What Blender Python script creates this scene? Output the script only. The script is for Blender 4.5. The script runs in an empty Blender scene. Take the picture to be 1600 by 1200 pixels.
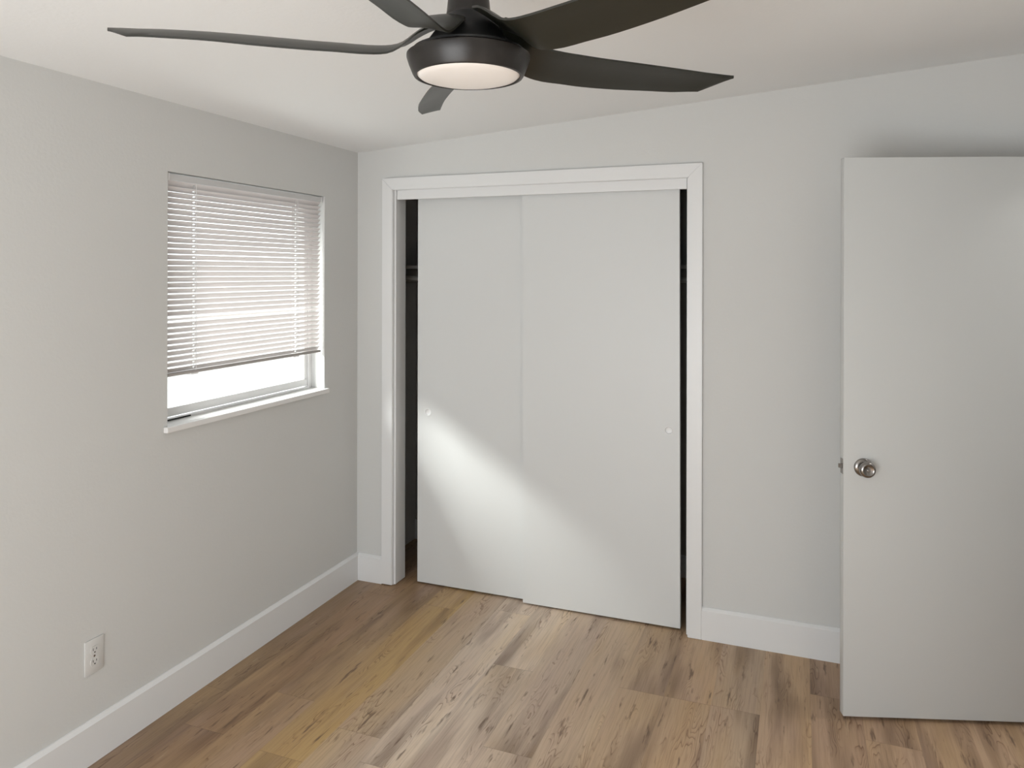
import bpy, bmesh, math, random
from mathutils import Vector, Matrix

random.seed(4)
C = bpy.context.scene.collection
S = bpy.context.scene
PI = math.pi

# ------------------------------------------------------------------ camera
cam_d = bpy.data.cameras.new('camera')
cam_d.sensor_fit = 'HORIZONTAL'
cam_d.sensor_width = 36.0
cam_d.lens = 1170.2 / 1600 * 36.0
cam_d.shift_y = -174.0 / 1600
cam_d.clip_start = 0.02
cam = bpy.data.objects.new('camera', cam_d)
C.objects.link(cam)
YAW = 0.3671
fwd = Vector((-math.sin(YAW), math.cos(YAW), 0))
rgt = Vector((math.cos(YAW), math.sin(YAW), 0))
up = Vector((0, 0, 1))
ROLL = 0.0020
r3 = rgt * math.cos(ROLL) + up * math.sin(ROLL)
u3 = up * math.cos(ROLL) - rgt * math.sin(ROLL)
m = Matrix((r3, u3, -fwd)).transposed().to_4x4()
m.translation = (2.2248, -3.4675, 1.65)
cam.matrix_world = m
S.camera = cam

# ------------------------------------------------------------------ light, exposure
S.view_settings.view_transform = 'Standard'
S.view_settings.look = 'None'
S.view_settings.exposure = -0.31
S.view_settings.gamma = 1.0
S.view_settings.use_curve_mapping = False

W = bpy.data.worlds.new('sky')
S.world = W
W.use_nodes = True
bg = W.node_tree.nodes['Background']
bg.inputs['Color'].default_value = (0.93, 0.96, 1.0, 1)
bg.inputs['Strength'].default_value = 3.0


def sun(name, d, ang, e, col):
    l = bpy.data.lights.new(name, 'SUN')
    l.energy = e
    l.angle = math.radians(ang)
    l.color = col
    o = bpy.data.objects.new(name, l)
    C.objects.link(o)
    o.rotation_euler = Vector(d).to_track_quat('-Z', 'Y').to_euler()
    o.location = Vector(d) * -6
    return o


def area(name, loc, d, sx, sy, e, col, spread=180):
    l = bpy.data.lights.new(name, 'AREA')
    l.shape = 'RECTANGLE'
    l.size = sx
    l.size_y = sy
    l.energy = e
    l.color = col
    l.spread = math.radians(spread)
    o = bpy.data.objects.new(name, l)
    C.objects.link(o)
    o.location = loc
    o.rotation_euler = Vector(d).to_track_quat('-Z', 'Z').to_euler()
    return o


# hazy low daylight that slips under the blind and rakes the closet doors
sun('hazy_sun', (0.74, 0.78, -0.72), 22, 15.5, (1.0, 0.99, 0.97))
# added fill light, shining through an invented opening in the wall behind the camera
area('rear_fill', (1.35, -4.75, .75), (0, 1, 0.75), 1.9, 1.4, 56, (0.96, 0.99, 1.0))

# lamp added in the unseen hallway to brighten the swing door by bounce
area('hallway_fill', (3.75, .05, 2.40), (0, -.2, -1), .3, .3, 15, (1.0, .97, .93))

# ------------------------------------------------------------------ materials


def new_mat(name):
    mt = bpy.data.materials.new(name)
    mt.use_nodes = True
    nt = mt.node_tree
    return mt, nt, nt.nodes['Principled BSDF'], nt.nodes, nt.links


def lin(c):
    return tuple(((x / 255) / 12.92 if x / 255 <= .04045 else ((x / 255 + .055) / 1.055) ** 2.4) for x in c) + (1,)


def plain(name, col, rough=.5, metal=0, bump=0, bscale=200, spec=.5, var=0, vscale=3):
    mt, nt, b, N, L = new_mat(name)
    b.inputs['Base Color'].default_value = tuple(col) + (1,) if len(col) == 3 else col
    b.inputs['Roughness'].default_value = rough
    b.inputs['Metallic'].default_value = metal
    b.inputs['Specular IOR Level'].default_value = spec
    tc = N.new('ShaderNodeTexCoord')
    if bump:
        n = N.new('ShaderNodeTexNoise')
        n.inputs['Scale'].default_value = bscale
        n.inputs['Detail'].default_value = 3
        bp = N.new('ShaderNodeBump')
        bp.inputs['Strength'].default_value = bump
        bp.inputs['Distance'].default_value = .002
        L.new(tc.outputs['Object'], n.inputs['Vector'])
        L.new(n.outputs['Fac'], bp.inputs['Height'])
        L.new(bp.outputs['Normal'], b.inputs['Normal'])
    if var:
        n = N.new('ShaderNodeTexNoise')
        n.inputs['Scale'].default_value = vscale
        n.inputs['Detail'].default_value = 2
        L.new(tc.outputs['Object'], n.inputs['Vector'])
        mr = N.new('ShaderNodeMapRange')
        mr.inputs['To Min'].default_value = 1 - var
        mr.inputs['To Max'].default_value = 1 + var
        L.new(n.outputs['Fac'], mr.inputs['Value'])
        hs = N.new('ShaderNodeHueSaturation')
        hs.inputs['Color'].default_value = b.inputs['Base Color'].default_value
        L.new(mr.outputs['Result'], hs.inputs['Value'])
        L.new(hs.outputs['Color'], b.inputs['Base Color'])
    return mt


M = {}
M['wall'] = plain('painted_wall', (.64, .643, .63), .75, bump=.25, bscale=90, var=.012, vscale=1.5)
M['ceiling'] = plain('painted_ceiling', (.82, .83, .83), .85, bump=.3, bscale=70, var=.015, vscale=1.2)
M['trim'] = plain('semigloss_trim', (.77, .775, .775), .35, var=.01)
M['door'] = plain('painted_door', (.655, .665, .66), .42, bump=.06, bscale=25, var=.012, vscale=2)
M['leaf'] = plain('painted_swing_door', (.585, .595, .585), .42, bump=.06, bscale=25, var=.012, vscale=2)
M['closet'] = plain('closet_shade_grey', (.42, .41, .39), .9)  # shade of the closet put into the colour, greyer than its likely white paint
M['bronze'] = plain('dark_bronze', (.015, .012, .010), .36, metal=.2, bump=.05, bscale=300)
M['blade'] = plain('fan_blade_finish', (.0135, .0135, .009), .38, bump=.05, bscale=60, spec=.6)
M['black'] = plain('black_plastic', (.006, .006, .006), .5)
M['steel'] = plain('satin_nickel', (.30, .285, .27), .22, metal=1)
M['vinyl'] = plain('white_vinyl', (.80, .80, .80), .4)
M['headrail'] = plain('headrail_steel', (.60, .60, .60), .45)
M['rail'] = plain('bottom_rail_plastic', (.42, .39, .37), .5)
M['plate'] = plain('outlet_plastic', (.66, .655, .64), .35)
M['dark'] = plain('dark_slot', (.02, .02, .02), .7)
M['tracking'] = plain('aluminium_track', (.5, .5, .5), .4, metal=.8)
M['ground'] = plain('pale_concrete', (.78, .77, .75), .9, bump=.4, bscale=30, var=.05)
M['stucco'] = plain('white_stucco', (.72, .71, .69), .9, bump=.5, bscale=40)
M['sill'] = plain('marble_sill', (.80, .79, .78), .3, var=.06, vscale=14)

# slats: thin white plastic that lets a little daylight through
mt, nt, b, N, L = new_mat('blind_slat')
b.inputs['Base Color'].default_value = (.65, .61, .60, 1)
b.inputs['Roughness'].default_value = .45
tl = N.new('ShaderNodeBsdfTranslucent')
tl.inputs['Color'].default_value = (.80, .75, .73, 1)
mx = N.new('ShaderNodeMixShader')
mx.inputs['Fac'].default_value = .055
L.new(b.outputs[0], mx.inputs[1])
L.new(tl.outputs[0], mx.inputs[2])
L.new(mx.outputs[0], N['Material Output'].inputs['Surface'])
M['slat'] = mt

# lamp glass
mt, nt, b, N, L = new_mat('frosted_lamp_glass')
b.inputs['Base Color'].default_value = (.86, .82, .78, 1)
b.inputs['Roughness'].default_value = .28
b.inputs['Subsurface Weight'].default_value = .2
b.inputs['Subsurface Radius'].default_value = (.02, .02, .02)
M['lamp'] = mt

# window glass
mt, nt, b, N, L = new_mat('window_glass')
tr = N.new('ShaderNodeBsdfTransparent')
tr.inputs['Color'].default_value = (.95, .97, .96, 1)
gl = N.new('ShaderNodeBsdfGlossy')
gl.inputs['Roughness'].default_value = .02
lw_ = N.new('ShaderNodeLayerWeight')
pw = N.new('ShaderNodeMath')
pw.operation = 'POWER'
pw.inputs[1].default_value = 4.0
L.new(lw_.outputs['Facing'], pw.inputs[0])
fr = N.new('ShaderNodeMath')
fr.operation = 'MULTIPLY_ADD'
fr.inputs[1].default_value = .9
fr.inputs[2].default_value = .04
L.new(pw.outputs[0], fr.inputs[0])
mx = N.new('ShaderNodeMixShader')
L.new(fr.outputs[0], mx.inputs['Fac'])
L.new(tr.outputs[0], mx.inputs[1])
L.new(gl.outputs[0], mx.inputs[2])
L.new(mx.outputs[0], N['Material Output'].inputs['Surface'])
M['glass'] = mt


def floor_material():
    mt, nt, b, N, L = new_mat('vinyl_plank_oak')

    def math_(op, a, bb=None, cc=None):
        n = N.new('ShaderNodeMath')
        n.operation = op
        for i, v in enumerate((a, bb, cc)):
            if v is None:
                continue
            if isinstance(v, (int, float)):
                n.inputs[i].default_value = v
            else:
                L.new(v, n.inputs[i])
        return n.outputs[0]

    def comb(x, y, z=0.0):
        n = N.new('ShaderNodeCombineXYZ')
        for i, v in enumerate((x, y, z)):
            if isinstance(v, (int, float)):
                n.inputs[i].default_value = v
            else:
                L.new(v, n.inputs[i])
        return n.outputs[0]

    def noise(vec, scale, detail, rough=.55, dist=0.0):
        n = N.new('ShaderNodeTexNoise')
        n.inputs['Scale'].default_value = scale
        n.inputs['Detail'].default_value = detail
        n.inputs['Roughness'].default_value = rough
        n.inputs['Distortion'].default_value = dist
        L.new(vec, n.inputs['Vector'])
        return n.outputs['Fac']

    def ramp(fac, stops, mode='LINEAR'):
        n = N.new('ShaderNodeValToRGB')
        n.color_ramp.interpolation = mode
        el = n.color_ramp.elements
        while len(el) < len(stops):
            el.new(.5)
        for e, (p, c) in zip(el, stops):
            e.position = p
            e.color = c if len(c) == 4 else tuple(c) + (1,)
        L.new(fac, n.inputs[0])
        return n.outputs[0]

    def mix(kind, fac, a, bb):
        n = N.new('ShaderNodeMix')
        n.data_type = 'RGBA'
        n.blend_type = kind
        for sock, v in ((n.inputs[0], fac), (n.inputs[6], a), (n.inputs[7], bb)):
            if isinstance(v, (int, float)):
                sock.default_value = v
            elif isinstance(v, tuple):
                sock.default_value = v
            else:
                L.new(v, sock)
        return n.outputs[2]

    tc = N.new('ShaderNodeTexCoord')
    sp = N.new('ShaderNodeSeparateXYZ')
    L.new(tc.outputs['Object'], sp.inputs[0])
    X, Y = sp.outputs[0], sp.outputs[1]
    PW, X0, PL = .178, -.048, 1.22
    u = math_('DIVIDE', math_('SUBTRACT', X, X0), PW)
    col = math_('FLOOR', u)
    fu = math_('FRACT', u)
    ncol = 20
    cf = math_('DIVIDE', math_('ADD', col, .5), ncol)
    cols = [(124, 100, 74), (138, 108, 78), (144, 117, 84), (164, 133, 80), (164, 144, 123), (192, 175, 156),
            (189, 170, 149), (170, 149, 128), (172, 148, 120), (157, 131, 103), (166, 137, 104), (156, 134, 110),
            (163, 133, 98), (146, 118, 93), (158, 129, 99), (152, 124, 96), (160, 132, 104), (150, 124, 98),
            (156, 130, 100), (150, 124, 98)]
    offs = [.913, .10, .86, .12, .95, .06, .4475, .875, .98, .434, .432, .43, .93, .25, .445, .70, .10, .5, .8, .3]
    us = math_('DIVIDE', math_('ADD', math_('MULTIPLY', col, .45), math_('MULTIPLY', u, .55)), ncol)
    base_c = ramp(us, [((i + .5) / ncol, lin(c)) for i, c in enumerate(cols)], 'LINEAR')
    off = ramp(cf, [(i / ncol, (o, o, o)) for i, o in enumerate(offs)], 'CONSTANT')
    v = math_('ADD', math_('DIVIDE', Y, PL), off)
    row = math_('FLOOR', v)
    fv = math_('FRACT', v)
    wn = N.new('ShaderNodeTexWhiteNoise')
    wn.noise_dimensions = '2D'
    L.new(comb(col, row), wn.inputs['Vector'])
    rnd = wn.outputs['Value']
    rc = wn.outputs['Color']
    so = math_('MULTIPLY', rnd, 37.0)
    sc = math_('MULTIPLY', col, 3.7)
    # broad tone streaks running with the plank
    vs = comb(math_('ADD', math_('MULTIPLY', X, 9.0), sc), math_('ADD', math_('MULTIPLY', Y, 1.1), so), so)
    t1 = noise(vs, 1.0, 3, .5)
    c1 = mix('MULTIPLY', 1.0, base_c, ramp(t1, [(.27, lin((176, 166, 160))), (.5, (1, 1, 1, 1)), (.75, lin((255, 250, 238)))]))
    # hue drift: grey-pink and ochre
    vh = comb(math_('ADD', math_('MULTIPLY', X, 6.0), so), math_('ADD', math_('MULTIPLY', Y, 1.4), sc), 3.0)
    t2 = noise(vh, 1.0, 2, .5)
    c2 = mix('MIX', ramp(t2, [(.5, (0, 0, 0)), (.72, (.30, .30, .30))]), c1, lin((160, 133, 121)))
    c2 = mix('MIX', ramp(t2, [(.28, (.30, .30, .30)), (.48, (0, 0, 0))]), c2, lin((172, 140, 92)))
    # per plank value shift
    hs = N.new('ShaderNodeHueSaturation')
    L.new(c2, hs.inputs['Color'])
    L.new(math_('ADD', math_('MULTIPLY', rnd, .09), 1.46), hs.inputs['Value'])
    hs.inputs['Saturation'].default_value = .90
    c3 = hs.outputs[0]
    # fine fibre grain
    vg = comb(math_('ADD', math_('MULTIPLY', X, 170.0), so), math_('ADD', math_('MULTIPLY', Y, 5.0), so), so)
    g = noise(vg, 1.0, 4, .6)
    c4 = mix('MULTIPLY', .42, c3, ramp(g, [(.30, lin((196, 190, 184))), (.55, (1, 1, 1, 1))]))
    # cathedral figure: wavy contour lines of a stretched field, in patches
    vw = comb(math_('ADD', math_('MULTIPLY', X, 6.0), so), math_('ADD', math_('MULTIPLY', Y, .9), so), so)
    fld = noise(vw, 1.6, 3, .5, .1)
    jit = math_('MULTIPLY', noise(comb(math_('MULTIPLY', X, 60.0), math_('MULTIPLY', Y, 22.0), so), 1.0, 2), .010)
    rings = math_('FRACT', math_('MULTIPLY', math_('ADD', fld, jit), 26.0))
    line = ramp(rings, [(0.0, (1, 1, 1)), (.16, (.25, .25, .25)), (.45, (0, 0, 0)), (.92, (0, 0, 0)), (1.0, (1, 1, 1))])
    patch = ramp(noise(comb(math_('ADD', math_('MULTIPLY', X, 15.0), sc), math_('ADD', math_('MULTIPLY', Y, 2.0), so), 7.0), 1.0, 2),
                 [(.50, (0, 0, 0)), (.64, (1, 1, 1))])
    fig = math_('MULTIPLY', math_('MULTIPLY', line, patch), .8)
    c5 = mix('MULTIPLY', fig, c4, lin((160, 138, 122)))
    # dark mineral streaks and small knots
    vk = comb(math_('ADD', math_('MULTIPLY', X, 42.0), so), math_('ADD', math_('MULTIPLY', Y, 5.0), sc), so)
    k = noise(vk, 1.0, 3, .62)
    kk = ramp(k, [(.62, (0, 0, 0)), (.71, (.8, .8, .8))])
    c6 = mix('MIX', kk, c5, lin((104, 80, 62)))
    vl = comb(math_('ADD', math_('MULTIPLY', X, 42.0), sc), math_('ADD', math_('MULTIPLY', Y, 5.0), 31.0), so)
    k2 = noise(vl, 1.0, 3, .6)
    c6 = mix('MIX', ramp(k2, [(.66, (0, 0, 0)), (.76, (.35, .35, .35))]), c6, lin((206, 184, 152)))
    # seams
    su = math_('MINIMUM', fu, math_('SUBTRACT', 1.0, fu))
    sv = math_('MINIMUM', fv, math_('SUBTRACT', 1.0, fv))
    mu = math_('LESS_THAN', su, .0045)
    mv = math_('LESS_THAN', sv, .0011)
    seam = math_('MAXIMUM', math_('MULTIPLY', mu, .14), math_('MULTIPLY', mv, .28))
    c7 = mix('MULTIPLY', seam, c6, lin((110, 90, 72)))
    gm = N.new('ShaderNodeGamma')
    gm.inputs['Gamma'].default_value = 1.0
    L.new(c7, gm.inputs['Color'])
    L.new(gm.outputs[0], b.inputs['Base Color'])
    L.new(math_('ADD', math_('MULTIPLY', g, .18), .36), b.inputs['Roughness'])
    b.inputs['Specular IOR Level'].default_value = .38
    hgt = math_('SUBTRACT', math_('MULTIPLY', g, .3), math_('MULTIPLY', seam, 1.0))
    bp = N.new('ShaderNodeBump')
    bp.inputs['Strength'].default_value = .25
    bp.inputs['Distance'].default_value = .0015
    L.new(hgt, bp.inputs['Height'])
    L.new(bp.outputs[0], b.inputs['Normal'])
    return mt


M['floor'] = floor_material()

# ------------------------------------------------------------------ builders


def link(name, bm, mat, parent=None, smooth=False, loc=None):
    me = bpy.data.meshes.new(name)
    bmesh.ops.recalc_face_normals(bm, faces=bm.faces)
    bm.to_mesh(me)
    bm.free()
    me.materials.append(M[mat])
    if smooth:
        for p in me.polygons:
            p.use_smooth = True
    o = bpy.data.objects.new(name, me)
    C.objects.link(o)
    if parent:
        o.parent = parent
    if loc:
        o.location = loc
    return o


def tag(o, label=None, cat=None, kind=None, group=None):
    if label:
        o['label'] = label
    if cat:
        o['category'] = cat
    if kind:
        o['kind'] = kind
    if group:
        o['group'] = group
    return o


def empty(name, loc=(0, 0, 0), rz=0):
    o = bpy.data.objects.new(name, None)
    C.objects.link(o)
    o.location = loc
    o.rotation_euler = (0, 0, rz)
    o.empty_display_size = .1
    return o


def box(bm, x0, x1, y0, y1, z0, z1, bev=0.0, seg=2):
    t = bmesh.new()
    v = [t.verts.new((x, y, z)) for x in (x0, x1) for y in (y0, y1) for z in (z0, z1)]
    for f in ((0, 1, 3, 2), (4, 6, 7, 5), (0, 4, 5, 1), (2, 3, 7, 6), (0, 2, 6, 4), (1, 5, 7, 3)):
        t.faces.new([v[i] for i in f])
    bmesh.ops.recalc_face_normals(t, faces=t.faces)
    if bev:
        bmesh.ops.bevel(t, geom=t.edges[:], offset=bev, segments=seg, affect='EDGES', profile=.5)
    join(bm, t)


def join(bm, t, mat=None):
    me = bpy.data.meshes.new('tmp')
    t.to_mesh(me)
    t.free()
    if mat is not None:
        me.transform(mat)
    bm.from_mesh(me)
    bpy.data.meshes.remove(me)


def prism(bm, poly, axis, a, b, bev=0.0):
    """extrude a 2-D polygon along an axis (0: poly is y,z; 1: poly is x,z; 2: poly is x,y)"""
    t = bmesh.new()

    def P(p, q):
        return ((q, p[0], p[1]), (p[0], q, p[1]), (p[0], p[1], q))[axis]
    v0 = [t.verts.new(P(p, a)) for p in poly]
    v1 = [t.verts.new(P(p, b)) for p in poly]
    t.faces.new(v0)
    t.faces.new(v1[::-1])
    n = len(poly)
    for i in range(n):
        t.faces.new((v0[i], v1[i], v1[(i + 1) % n], v0[(i + 1) % n]))
    bmesh.ops.recalc_face_normals(t, faces=t.faces)
    if bev:
        bmesh.ops.bevel(t, geom=t.edges[:], offset=bev, segments=2, affect='EDGES')
    join(bm, t)


def lathe(bm, prof, n=48, mat=None, cap=True):
    t = bmesh.new()
    rings = []
    for r, z in prof:
        if r < 1e-6:
            rings.append([t.verts.new((0, 0, z))])
        else:
            rings.append([t.verts.new((r * math.cos(2 * PI * i / n), r * math.sin(2 * PI * i / n), z)) for i in range(n)])
    for A, B in zip(rings, rings[1:]):
        for i in range(n):
            j = (i + 1) % n
            if len(A) == 1 and len(B) == 1:
                continue
            if len(A) == 1:
                t.faces.new((A[0], B[i], B[j]))
            elif len(B) == 1:
                t.faces.new((A[i], A[j], B[0]))
            else:
                t.faces.new((A[i], A[j], B[j], B[i]))
    if cap:
        for R in (rings[0], rings[-1]):
            if len(R) > 1:
                t.faces.new(R)
    bmesh.ops.recalc_face_normals(t, faces=t.faces)
    join(bm, t, mat)


def auto(o, ang=35):
    """smooth shading with hard edges kept"""
    for p in o.data.polygons:
        p.use_smooth = True
    o.data.set_sharp_from_angle(angle=math.radians(ang))
    return o


# ------------------------------------------------------------------ room shell
XR, YF = 3.135, -4.40          # right wall, wall behind the camera
SL = .0728                     # the ceiling climbs gently to the right


def cz(x):
    return 2.2938 + SL * x


# floor
bm = bmesh.new()
box(bm, -.20, XR + .12, YF - .14, .75, -.08, 0)
tag(link('floor', bm, 'floor'), 'oak-look plank floor running towards the closet', 'floor', 'structure')
# ceiling
bm = bmesh.new()
prism(bm, [(-.22, cz(-.22)), (XR + .14, cz(XR + .14)), (XR + .14, cz(XR + .14) + .1), (-.22, cz(-.22) + .1)], 1, YF - .16, .77)
tag(link('ceiling', bm, 'ceiling'), 'plain off-white ceiling rising gently to the right', 'ceiling', 'structure')

# left wall with the window opening
WY0, WY1, WZ0, WZ1 = -1.2985, -.3000, 1.048, 2.030
TL = -.20
bm = bmesh.new()
zt = cz(0)
zo = cz(TL)


def lw(y0, y1, z0, z1=None):
    if z1 is None:
        prism(bm, [(TL, z0), (0, z0), (0, zt), (TL, zo)], 1, y0, y1)
    else:
        box(bm, TL, 0, y0, y1, z0, z1)


lw(YF - .14, WY0, 0)
lw(WY1, .75, 0)
lw(WY0, WY1, 0, WZ0)
lw(WY0, WY1, WZ1)
tag(link('wall_left', bm, 'wall'), 'off-white left wall holding the window', 'wall', 'structure')

# back wall with the closet opening
OX0, OX1, OZ1 = .236, 1.744, 2.095
BT = .10
bm = bmesh.new()


def bw(x0, x1, z0, y0=0.0, y1=BT):
    prism(bm, [(x0, z0), (x1, z0), (x1, cz(x1)), (x0, cz(x0))], 1, y0, y1)


bw(0, OX0 - .012, 0)
bw(OX0 - .012, OX1 + .012, OZ1)
bw(OX1 + .012, XR, 0)
tag(link('wall_back', bm, 'wall'), 'off-white back wall around the closet', 'wall', 'structure')

# closet interior
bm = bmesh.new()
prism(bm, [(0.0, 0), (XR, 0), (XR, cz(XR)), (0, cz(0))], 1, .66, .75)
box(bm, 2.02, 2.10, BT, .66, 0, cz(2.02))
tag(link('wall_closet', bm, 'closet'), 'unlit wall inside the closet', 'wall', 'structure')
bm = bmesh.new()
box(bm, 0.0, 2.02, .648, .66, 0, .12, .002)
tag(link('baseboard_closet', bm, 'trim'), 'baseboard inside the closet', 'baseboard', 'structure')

# right wall with the doorway the swing door belongs to
bm = bmesh.new()
DY0, DY1, DZ = -.955, -.150, 2.11


def rw(y0, y1, z0):
    prism(bm, [(XR, z0), (XR + .12, z0), (XR + .12, cz(XR + .12)), (XR, cz(XR))], 1, y0, y1)


rw(YF - .14, DY0, 0)
rw(DY1, .75, 0)
rw(DY0, DY1, DZ)
tag(link('wall_right', bm, 'wall'), 'off-white right wall with the doorway', 'wall', 'structure')
bm = bmesh.new()
box(bm, XR + .9, XR + 1.0, -1.6, .4, -.02, 2.5)
box(bm, XR + .12, XR + .9, .3, .4, -.02, 2.5)
box(bm, XR + .12, XR + .9, -1.6, -1.5, -.02, 2.5)
tag(link('wall_hallway', bm, 'wall'), 'hallway wall seen beyond the doorway', 'wall', 'structure')
bm = bmesh.new()
box(bm, XR + .12, XR + .9, -1.5, .3, -.08, 0)
tag(link('floor_hallway', bm, 'floor'), 'plank floor in the hallway', 'floor', 'structure')
bm = bmesh.new()
box(bm, XR + .14, XR + .9, -1.5, .3, 2.44, 2.5)
tag(link('ceiling_hallway', bm, 'ceiling'), 'ceiling of the hallway', 'ceiling', 'structure')

# wall behind the camera, with an opening added for the rear fill light
bm = bmesh.new()


def fw(x0, x1, z0, z1=None):
    if z1 is None:
        prism(bm, [(x0, z0), (x1, z0), (x1, cz(x1)), (x0, cz(x0))], 1, YF - .14, YF)
    else:
        box(bm, x0, x1, YF - .14, YF, z0, z1)


RX0, RX1, RZ0, RZ1 = .35, 2.35, .02, 2.10
fw(0, RX0, 0)
fw(RX1, XR, 0)
fw(RX0, RX1, 0, RZ0)
fw(RX0, RX1, RZ1)
tag(link('wall_front', bm, 'wall'), 'off-white wall behind the viewer', 'wall', 'structure')

# baseboards: flat board, eased top edge
BH, BTK = .1446, .015


def base_profile():
    return [(0, 0), (BTK, 0), (BTK, BH - .013), (BTK - .0095, BH - .001), (BTK - .011, BH), (0, BH)]


bm = bmesh.new()
prism(bm, base_profile(), 1, YF + .0, -.0)
tag(link('baseboard_left', bm, 'trim'), 'tall white baseboard along the left wall under the window', 'baseboard', 'structure')
CX0, CX1, CZT = .1603, 1.8150, 2.147
CW = .0635


def bb_back(name, x0, x1, label):
    bm = bmesh.new()
    prism(bm, [(-p[0], p[1]) for p in base_profile()], 0, x0, x1)
    tag(link(name, bm, 'trim'), label, 'baseboard', 'structure')


bb_back('baseboard_back_left', BTK, CX0, 'short white baseboard between the corner and closet casing')
bb_back('baseboard_back_right', CX1, XR, 'tall white baseboard right of the closet, behind the open door')
bm = bmesh.new()
prism(bm, [(XR - p[0], p[1]) for p in base_profile()], 1, YF, DY0 - .07)
tag(link('baseboard_right', bm, 'trim'), 'white baseboard on the right wall', 'baseboard', 'structure')

# closet casing (three mitred boards in one frame)
root = empty('trim_1', ((CX0 + CX1) / 2, 0, 0))
tag(root, 'white casing framing the closet opening', 'trim', 'structure')
ox = -(CX0 + CX1) / 2


def casing(poly, name):
    bm = bmesh.new()
    prism(bm, [(x + ox, z) for x, z in poly], 1, -.018, 0, .0025)
    return auto(link(name, bm, 'trim', root), 30)


casing([(CX0, .004), (CX0 + CW, .004), (CX0 + CW, CZT - CW), (CX0, CZT)], 'side_casing')
casing([(CX1 - CW, .0), (CX1, .0), (CX1, CZT), (CX1 - CW, CZT - CW)], 'side_casing')
casing([(CX0, CZT), (CX0 + CW, CZT - CW), (CX1 - CW, CZT - CW), (CX1, CZT)], 'head_casing')
for x0, x1 in ((OX0 - .012, OX0), (OX1, OX1 + .012)):
    bm = bmesh.new()
    box(bm, x0 + ox, x1 + ox, .0005, .104, .004, OZ1, .0015)
    link('jamb', bm, 'trim', root)
bm = bmesh.new()
box(bm, OX0 + ox, OX1 + ox, .0005, .104, OZ1 - .012, OZ1, .001)
link('head_jamb', bm, 'trim', root)
# fascia board that hides the sliding track
bm = bmesh.new()
box(bm, OX0 + .002 + ox, OX1 - .002 + ox, .006, .022, 2.034, OZ1 - .012, .001)
link('track_fascia', bm, 'trim', root)
bm = bmesh.new()
box(bm, OX0 + ox + .002, OX1 + ox - .002, .024, .100, 2.075, OZ1 - .012)
link('sliding_track', bm, 'tracking', root)

# ------------------------------------------------------------------ sliding closet doors


def sliding_door(name, x0, x1, y0, y1, z0, z1, px, pz, label, tilt=0.0):
    """flat slab with a real round finger-pull recess"""
    w, h = x1 - x0, z1 - z0
    cx = (x0 + x1) / 2
    t = bmesh.new()
    n = 32
    R = .0185
    a, b = px - cx, pz - z0
    th = y1 - y0
    hole = [(a + R * math.cos(2 * PI * i / n), b + R * math.sin(2 * PI * i / n)) for i in range(n)]
    # front face with a hole
    B = [(-w / 2, 0), (w / 2, 0), (w / 2, h), (-w / 2, h)]
    ov = [t.verts.new((x, 0, z)) for x, z in B]
    hv = [t.verts.new((x, 0, z)) for x, z in hole]
    es = [t.edges.new((ov[i], ov[(i + 1) % 4])) for i in range(4)] + [t.edges.new((hv[i], hv[(i + 1) % n])) for i in range(n)]
    bmesh.ops.triangle_fill(t, use_beauty=True, use_dissolve=False, edges=es)
    # the filler may also cover the hole
    for f in list(t.faces):
        c = f.calc_center_median()
        if all(v in hv for v in f.verts) and (c.x - a) ** 2 + (c.z - b) ** 2 < R * R:
            t.faces.remove(f)
    bv = [t.verts.new((x, th, z)) for x, z in B]
    t.faces.new(bv)
    for i in range(4):
        t.faces.new((ov[i], ov[(i + 1) % 4], bv[(i + 1) % 4], bv[i]))
    iv = [t.verts.new((v.co.x, .009, v.co.z)) for v in hv]
    for i in range(n):
        t.faces.new((hv[i], hv[(i + 1) % n], iv[(i + 1) % n], iv[i]))
    t.faces.new(iv)
    bmesh.ops.recalc_face_normals(t, faces=t.faces)
    bm = bmesh.new()
    join(bm, t)
    root = empty(name, (cx, y0, z0))
    root.rotation_euler = (0, tilt, 0)
    tag(root, label, 'closet door', 'structure')
    link('door_panel', bm, 'door', root)
    # pressed cup with a rolled rim
    bm = bmesh.new()
    lathe(bm, [(R + .0022, 0.0), (R + .0018, .0012), (R, .0018), (R - .0014, .001), (R - .002, -.002), (R - .0035, -.0065), (R - .006, -.0075), (0, -.008)],
          40, Matrix.Translation((a, 0, b)) @ Matrix.Rotation(PI / 2, 4, 'X'), cap=False)
    auto(link('finger_pull', bm, 'trim', root), 50)
    # roller hangers above the slab
    for s in (-1, 1):
        bm = bmesh.new()
        box(bm, s * (w / 2 - .1) - .02, s * (w / 2 - .1) + .02, th - .004, th + .001, h - .03, h + .02)
        link('roller_hanger', bm, 'tracking', root)
    return root


sliding_door('door_2', .331, 1.075, .066, .092, .010, 2.060, .392, .912,
             'rear white sliding closet door, the left one, with a pull at its left edge')
sliding_door('door_3', .9405, 1.7125, .032, .060, .010, 2.060, 1.662, .919,
             'front white sliding closet door, the right one, with a pull at its right edge', tilt=-.0035)

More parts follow.
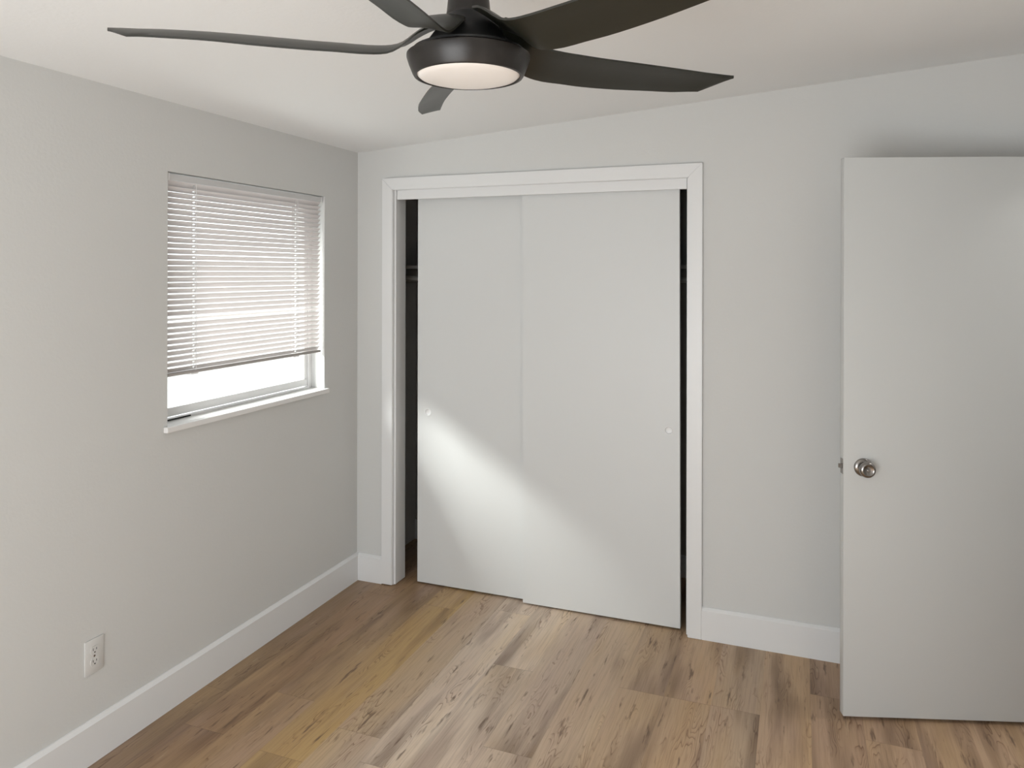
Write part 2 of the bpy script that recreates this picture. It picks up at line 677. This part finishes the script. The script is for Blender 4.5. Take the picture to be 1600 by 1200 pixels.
# closet shelf and rod
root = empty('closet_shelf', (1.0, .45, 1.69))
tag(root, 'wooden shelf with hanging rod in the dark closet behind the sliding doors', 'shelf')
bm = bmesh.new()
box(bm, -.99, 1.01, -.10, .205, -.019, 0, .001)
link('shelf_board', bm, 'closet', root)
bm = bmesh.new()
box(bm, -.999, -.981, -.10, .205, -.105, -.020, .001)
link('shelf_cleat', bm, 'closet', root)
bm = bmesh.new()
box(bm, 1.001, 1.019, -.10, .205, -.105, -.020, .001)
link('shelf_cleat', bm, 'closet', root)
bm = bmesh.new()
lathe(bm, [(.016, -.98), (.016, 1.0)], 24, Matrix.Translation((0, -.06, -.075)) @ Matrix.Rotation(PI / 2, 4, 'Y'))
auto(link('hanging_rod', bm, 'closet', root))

# ------------------------------------------------------------------ swing door
DTH = .3119
n_f = Vector((math.sin(DTH), -math.cos(DTH), 0))
lat = Vector((2.3664, -.4091, 0))            # back corner of the latch edge
root = empty('door_1', (lat.x, lat.y, .012), DTH)
tag(root, 'plain white door standing open against the back wall, with a round knob', 'door', 'structure')
DW, DT, DH = .762, .035, 2.066
bm = bmesh.new()
box(bm, 0, DW, -DT, 0, 0, DH, .0022, 2)
auto(link('door_panel', bm, 'leaf', root), 30)
KU, KZ = .070, .922
knob = None
bm = bmesh.new()
T = Matrix.Translation((KU, -DT, KZ)) @ Matrix.Rotation(PI / 2, 4, 'X')
lathe(bm, [(0.0335, -.0005), (.0335, .002), (.031, .0055), (.024, .0085), (.015, .010), (0.012, .0105)], 48, T)
rose = auto(link('knob_rose', bm, 'steel', root), 45)
bm = bmesh.new()
lathe(bm, [(.013, .008), (.0125, .014), (.0150, .019), (.023, .024), (.0282, .031), (.0292, .038), (.0280, .044), (.0250, .048),
           (.0205, .0495), (.019, .048), (.0, .0475)], 48, T, cap=False)
knob = auto(link('door_knob', bm, 'steel', root), 50)
bm = bmesh.new()
lathe(bm, [(.0055, .0473), (.0055, .0500), (.004, .0507), (0, .0508)], 24, T, cap=False)
lb = auto(link('privacy_button', bm, 'steel', knob), 40)
# the same knob on the far side
bm = bmesh.new()
T2 = Matrix.Translation((KU, 0, KZ)) @ Matrix.Rotation(-PI / 2, 4, 'X')
lathe(bm, [(0.0335, -.0005), (.0335, .002), (.031, .0055), (.024, .0085), (.0115, .012), (.0115, .022), (.0135, .028), (.021, .033), (.0262, .041),
           (.0275, .049), (.0265, .056), (.0235, .0605), (.0, .0620)], 48, T2, cap=False)
auto(link('door_knob', bm, 'steel', root), 50)
# latch plate and bolt on the edge
bm = bmesh.new()
box(bm, -.0012, .001, -DT / 2 - .0125, -DT / 2 + .0125, KZ - .028, KZ + .028, .0005)
lp = link('latch_plate', bm, 'steel', root)
bm = bmesh.new()
prism(bm, [(-.012, -DT / 2 + .006), (-.0005, -DT / 2 - .007), (-.0005, -DT / 2 + .007)], 2, KZ - .008, KZ + .008, .0005)
link('latch_bolt', bm, 'steel', lp)
for z in (.18, 1.03, 1.86):
    bm = bmesh.new()
    lathe(bm, [(.0065, -.045), (.0065, .045)], 16, Matrix.Translation((DW + .006, -.004, z)))
    auto(link('door_hinge', bm, 'steel', root))
# door frame round the doorway
root = empty('trim_2', (XR, (DY0 + DY1) / 2, 0))
tag(root, 'white casing round the doorway in the right wall', 'trim', 'structure')
hw = (DY1 - DY0) / 2
for y0, y1, z0, z1, nm in ((-hw - .06, -hw + .005, 0, DZ + .06, 'side_casing'), (hw - .005, hw + .06, 0, DZ + .06, 'side_casing'),
                           (-hw + .005, hw - .005, DZ - .005, DZ + .06, 'head_casing')):
    bm = bmesh.new()
    box(bm, -.018, 0, y0, y1, z0, z1, .002)
    link(nm, bm, 'trim', root)

# ------------------------------------------------------------------ window
root = empty('window_1', (0, (WY0 + WY1) / 2, WZ0))
tag(root, 'single-sash window in the left wall, half covered by a blind', 'window', 'structure')
WW = WY1 - WY0
HH = WZ1 - WZ0
FX = -.078            # room-side face of the frame


def wbox(name, mat, x0, x1, y0, y1, z0, z1, bev=.0015, par=None):
    bm = bmesh.new()
    box(bm, x0, x1, y0, y1, z0, z1, bev)
    return link(name, bm, mat, par or root)


SZ = .020             # top of the sill above the opening's bottom
# outer frame
wbox('frame_jamb', 'vinyl', FX - .07, FX, -WW / 2, -WW / 2 + .022, SZ, HH)
wbox('frame_jamb', 'vinyl', FX - .07, FX, WW / 2 - .022, WW / 2, SZ, HH)
wbox('frame_head', 'vinyl', FX - .07, FX, -WW / 2 + .022, WW / 2 - .022, HH - .022, HH)
wbox('frame_sill', 'vinyl', FX - .07, FX + .004, -WW / 2 + .022, WW / 2 - .022, SZ, SZ + .008)
# sash
s = empty('sash')
s.parent = root
a0, a1 = -WW / 2 + .024, WW / 2 - .024
wbox('sash_rail', 'vinyl', FX - .030, FX - .006, a0, a1, SZ + .013, SZ + .048, .002, s)
wbox('sash_rail', 'vinyl', FX - .030, FX - .006, a0, a1, HH - .050, HH - .024, .002, s)
wbox('sash_stile', 'vinyl', FX - .028, FX - .008, a0, a0 + .024, SZ + .048, HH - .05, .002, s)
wbox('sash_stile', 'vinyl', FX - .028, FX - .008, a1 - .024, a1, SZ + .048, HH - .05, .002, s)
wbox('glass_pane', 'glass', FX - .021, FX - .017, a0 + .020, a1 - .020, SZ + .044, HH - .046, 0, s)
wbox('gap_shade_strip', 'dark', FX + .004, FX + .007, -WW / 2 + .003, -WW / 2 + .19, SZ + .0005, SZ + .006, 0)  # dark strip standing in for the shaded gap under the sash rail
# marble sill, nosing past the wall face
wbox('window_sill', 'sill', FX - .02, .0005, -WW / 2, WW / 2, 0.0, SZ, .0)
wbox('sill_nosing', 'sill', 0.0005, .022, -WW / 2 - .020, WW / 2 + .014, -.002, SZ, .003)

# ------------------------------------------------------------------ blind
root = empty('window_blind', (-.022, (WY0 + WY1) / 2, 0))
tag(root, 'white horizontal slat blind lowered over most of the window', 'window blind')
BW = WW - .020
b0, b1 = -BW / 2 - .002, BW / 2 - .004
BX = 0.0
bm = bmesh.new()
box(bm, BX - .013, BX + .013, b0, b1 + .004, 2.000, 2.024, .001)
link('head_rail', bm, 'headrail', root)
for yy in (b0 + .004, b1):
    bm = bmesh.new()
    box(bm, BX - .015, BX + .015, yy - .004, yy + .004, 1.998, 2.027, .001)
    link('rail_bracket', bm, 'vinyl', root)
# slats: one curved strip each with route holes, kept together as the slat curtain
lad = [-1.144 - (WY0 + WY1) / 2, -.501 - (WY0 + WY1) / 2]
NS = 34
ztop, zbot = 1.990, 1.272
rnd = random.Random(11)
t = bmesh.new()
SWD = .0245
for i in range(NS):
    f = i / (NS - 1)
    z0 = ztop + (zbot - ztop) * f
    tilt = math.radians(47 + rnd.uniform(-1.5, 1.5))
    if i == 24:
        tilt = math.radians(26)
    sag = rnd.uniform(-.0007, .0007)
    ys = [b0, b0 + .03]
    for l in lad:
        ys += [l - .0055, l + .0055]
    ys += [0.0, b1 - .03, b1]
    ys = sorted(ys + [b0 + (b1 - b0) * q / 9 for q in range(1, 9)])
    ws = [-.5, -.30, -.12, .12, .30, .5]
    grid = []
    for y in ys:
        rowv = []
        wob = sag * math.sin((y - b0) / (b1 - b0) * PI) + rnd.uniform(-.0003, .0003)
        for w in ws:
            d = w * SWD
            camber = .0022 * (1 - (2 * w) ** 2)
            # the room-side edge sits higher than the window-side edge
            x = BX + d * math.cos(tilt) - camber * math.sin(tilt)
            z = z0 + d * math.sin(tilt) + camber * math.cos(tilt) + wob
            rowv.append(t.verts.new((x, y, z)))
        grid.append(rowv)
    for j in range(len(ys) - 1):
        for k in range(5):
            hole = k == 2 and any(abs((ys[j] + ys[j + 1]) / 2 - l) < .003 for l in lad)
            if not hole:
                t.faces.new((grid[j][k], grid[j + 1][k], grid[j + 1][k + 1], grid[j][k + 1]))
sl = link('slats', t, 'slat', root, smooth=True)
# ladder cords
for l in lad:
    bm = bmesh.new()
    for dx in (-.0115, .0115):
        box(bm, BX + dx - .0005, BX + dx + .0005, l - .001, l + .001, 1.262, 2.0)
    box(bm, BX - .0006, BX + .0006, l - .0008, l + .0008, 1.262, 2.0)
    link('ladder_cord', bm, 'vinyl', root)
# bottom rail with cord buttons
bm = bmesh.new()
box(bm, BX - .013, BX + .013, b0 + .002, b1 - .002, 1.251, 1.262, .003)
br = link('bottom_rail', bm, 'rail', root)
for l in lad:
    bm = bmesh.new()
    box(bm, BX - .010, BX + .014, l - .030, l + .012, 1.2465, 1.2535, .002)
    link('cord_button', bm, 'vinyl', br)

# ------------------------------------------------------------------ outlet
root = empty('wall_outlet', (0, -1.6135, .355))
tag(root, 'white duplex power outlet low on the left wall', 'power outlet')
bm = bmesh.new()
box(bm, 0, .0055, -.036, .036, -.058, .058, .002)
auto(link('cover_plate', bm, 'plate', root), 30)
for s in (-1, 1):
    bm = bmesh.new()
    prism(bm, [(.0165 * math.cos(a) if abs(math.cos(a)) > .5 else .0165 * math.cos(a), max(-.0135, min(.0135, .0172 * math.sin(a))) + s * .0195)
               for a in [2 * PI * i / 40 for i in range(40)]], 0, .004, .0072)
    rc = link('receptacle', bm, 'plate', root)
    for nm, y, z, hw, hh in (('slot', -.0063, .0035, .0011, .0042), ('slot', .0063, .0035, .0011, .0035)):
        bm = bmesh.new()
        box(bm, .0068, .0075, y - hw, y + hw, s * .0195 + z - hh, s * .0195 + z + hh)
        link(nm, bm, 'dark', rc)
    bm = bmesh.new()
    lathe(bm, [(.0026, .0068), (.0026, .0075)], 16, Matrix.Translation((0, 0, s * .0195 - .0068)) @ Matrix.Rotation(PI / 2, 4, 'Y'))
    link('ground_hole', bm, 'dark', rc)
bm = bmesh.new()
lathe(bm, [(.0035, .005), (.0035, .0062), (.002, .0068)], 16, Matrix.Rotation(PI / 2, 4, 'Y'))
link('plate_screw', bm, 'steel', root)

# ------------------------------------------------------------------ ceiling fan
HX, HY, HZ = 1.604, -2.098, 2.050
fan = empty('ceiling_fan', (HX, HY, HZ))
tag(fan, 'black five-blade ceiling fan with a round frosted light', 'ceiling fan')
zc = cz(HX) - HZ


def flathe(name, prof, mat, n=64, ang=35, par=None):
    bm = bmesh.new()
    lathe(bm, prof, n)
    return auto(link(name, bm, mat, par or fan), ang)


# light kit drum
flathe('light_housing', [(.103, -.005), (.105, -.009), (.109, -.008), (.1115, -.004), (.119, .014), (.1235, .028), (.1235, .033), (.120, .0355), (.05, .036)], 'bronze')
flathe('lamp_glass', [(0, -.0180), (.03, -.0177), (.06, -.0158), (.085, -.0125), (.098, -.0088), (.1035, -.004), (.100, -.002)], 'lamp', ang=60)
flathe('blade_hub', [(.100, .0365), (.1115, .039), (.1115, .043), (.085, .056), (.064, .085), (.050, .108), (.046, .112)], 'black')
flathe('motor_housing', [(.044, .110), (.0455, .114), (.044, .120), (.041, .150), (.0385, .20), (.036, .235), (.030, .246), (.013, .250)], 'bronze')
flathe('downrod', [(.0125, .248), (.0125, zc - .05)], 'bronze', 32)
bm = bmesh.new()
lathe(bm, [(.018, -.062), (.03, -.06), (.055, -.045), (.068, -.02), (.070, .004)], 48, Matrix.Translation((0, 0, zc)) @ Matrix.Rotation(-math.atan(SL), 4, 'Y'))
auto(link('canopy', bm, 'bronze', fan))

# blade outline: r, clockwise edge (s, z), counter-clockwise edge (s, z)
ST = [(.060, -.045, .106, .038, .084), (.090, -.054, .097, .050, .068), (.112, -.051, .083, .050, .052),
      (.130, -.044, .069, .047, .038), (.155, -.038, .062, .048, .026), (.200, -.034, .060, .056, .022), (.250, -.028, .062, .062, .024),
      (.311, -.022, .0645, .068, .026), (.404, -.013, .070, .073, .032), (.495, -.006, .0745, .075, .040),
      (.582, -.001, .078, .071, .046), (.622, .000, .079, .064, .050), (.652, .000, .080, .057, .052), (.717, .000, .082, .002, .0815)]


def interp(r, k):
    P = [(a[0], a[k]) for a in ST]
    for i in range(len(P) - 1):
        if r <= P[i + 1][0] or i == len(P) - 2:
            x0, y0 = P[i]
            x1, y1 = P[i + 1]
            if i >= len(P) - 2:
                return y0 + (y1 - y0) * (r - x0) / (x1 - x0)
            m0 = (P[i + 1][1] - P[i - 1][1]) / (P[i + 1][0] - P[i - 1][0]) if i > 0 else (y1 - y0) / (x1 - x0)
            m1 = (P[i + 2][1] - P[i][1]) / (P[i + 2][0] - P[i][0])
            if i + 1 >= len(P) - 2:
                m1 = (y1 - y0) / (x1 - x0)
            h = x1 - x0
            t = (r - x0) / h
            return ((2 * t ** 3 - 3 * t * t + 1) * y0 + (t ** 3 - 2 * t * t + t) * h * m0 + (-2 * t ** 3 + 3 * t * t) * y1 + (t ** 3 - t * t) * h * m1)


def blade_mesh():
    bm = bmesh.new()
    rs = [.060 + .012 * i for i in range(10)] + [.18 + .0235 * i for i in range(20)] + [.640, .652, .683, .7165]
    nc = 9
    top, bot = [], []
    for r in rs:
        s0, z0, s1, z1 = (interp(r, k) for k in (1, 2, 3, 4))
        ta, tb = [], []
        for j in range(nc):
            f = j / (nc - 1)
            s = s0 + (s1 - s0) * f
            cam_ = .0045 * 4 * f * (1 - f) * min(1, abs(s1 - s0) / .08)
            z = z0 + (z1 - z0) * f + cam_
            th = (.0022 + .0024 * math.sqrt(max(0, 4 * f * (1 - f)))) * (1 if r < .7 else .8)
            ta.append(bm.verts.new((r, s, z + th)))
            tb.append(bm.verts.new((r, s, z - th)))
        top.append(ta)
        bot.append(tb)
    for i in range(len(rs) - 1):
        for j in range(nc - 1):
            bm.faces.new((top[i][j], top[i + 1][j], top[i + 1][j + 1], top[i][j + 1]))
            bm.faces.new((bot[i][j], bot[i][j + 1], bot[i + 1][j + 1], bot[i + 1][j]))
        bm.faces.new((top[i][0], bot[i][0], bot[i + 1][0], top[i + 1][0]))
        bm.faces.new((top[i][-1], top[i + 1][-1], bot[i + 1][-1], bot[i][-1]))
    for j in range(nc - 1):
        bm.faces.new((top[0][j], top[0][j + 1], bot[0][j + 1], bot[0][j]))
        bm.faces.new((top[-1][j], bot[-1][j], bot[-1][j + 1], top[-1][j + 1]))
    return bm


blade0 = link('blade', blade_mesh(), 'blade', fan)
auto(blade0, 50)
for i, az in enumerate((49.2, 121.0, 202.0, 265.0, 336.0)):
    bl = blade0 if i == 0 else blade0.copy()
    if i:
        C.objects.link(bl)
        bl.parent = fan
    bl.rotation_euler = (.13 if i == 3 else 0, 0, math.radians(az))

# ------------------------------------------------------------------ outside the window
bm = bmesh.new()
box(bm, -9, -.20, -9, 6, -.35, -.25)
tag(link('ground', bm, 'ground'), 'pale concrete ground outside the window', 'ground', 'structure')
bm = bmesh.new()
box(bm, -4.2, -4.0, -9, 6, -.25, 1.75)
tag(link('wall_garden', bm, 'stucco'), 'garden wall beyond the window', 'wall', 'structure')
bm = bmesh.new()
prism(bm, [(-.62, 2.26), (-.20, 2.30), (-.20, 2.44), (-.62, 2.36)], 1, -5, 1.2)
tag(link('roof_eave', bm, 'stucco'), 'roof eave above the window outside', 'roof', 'structure')
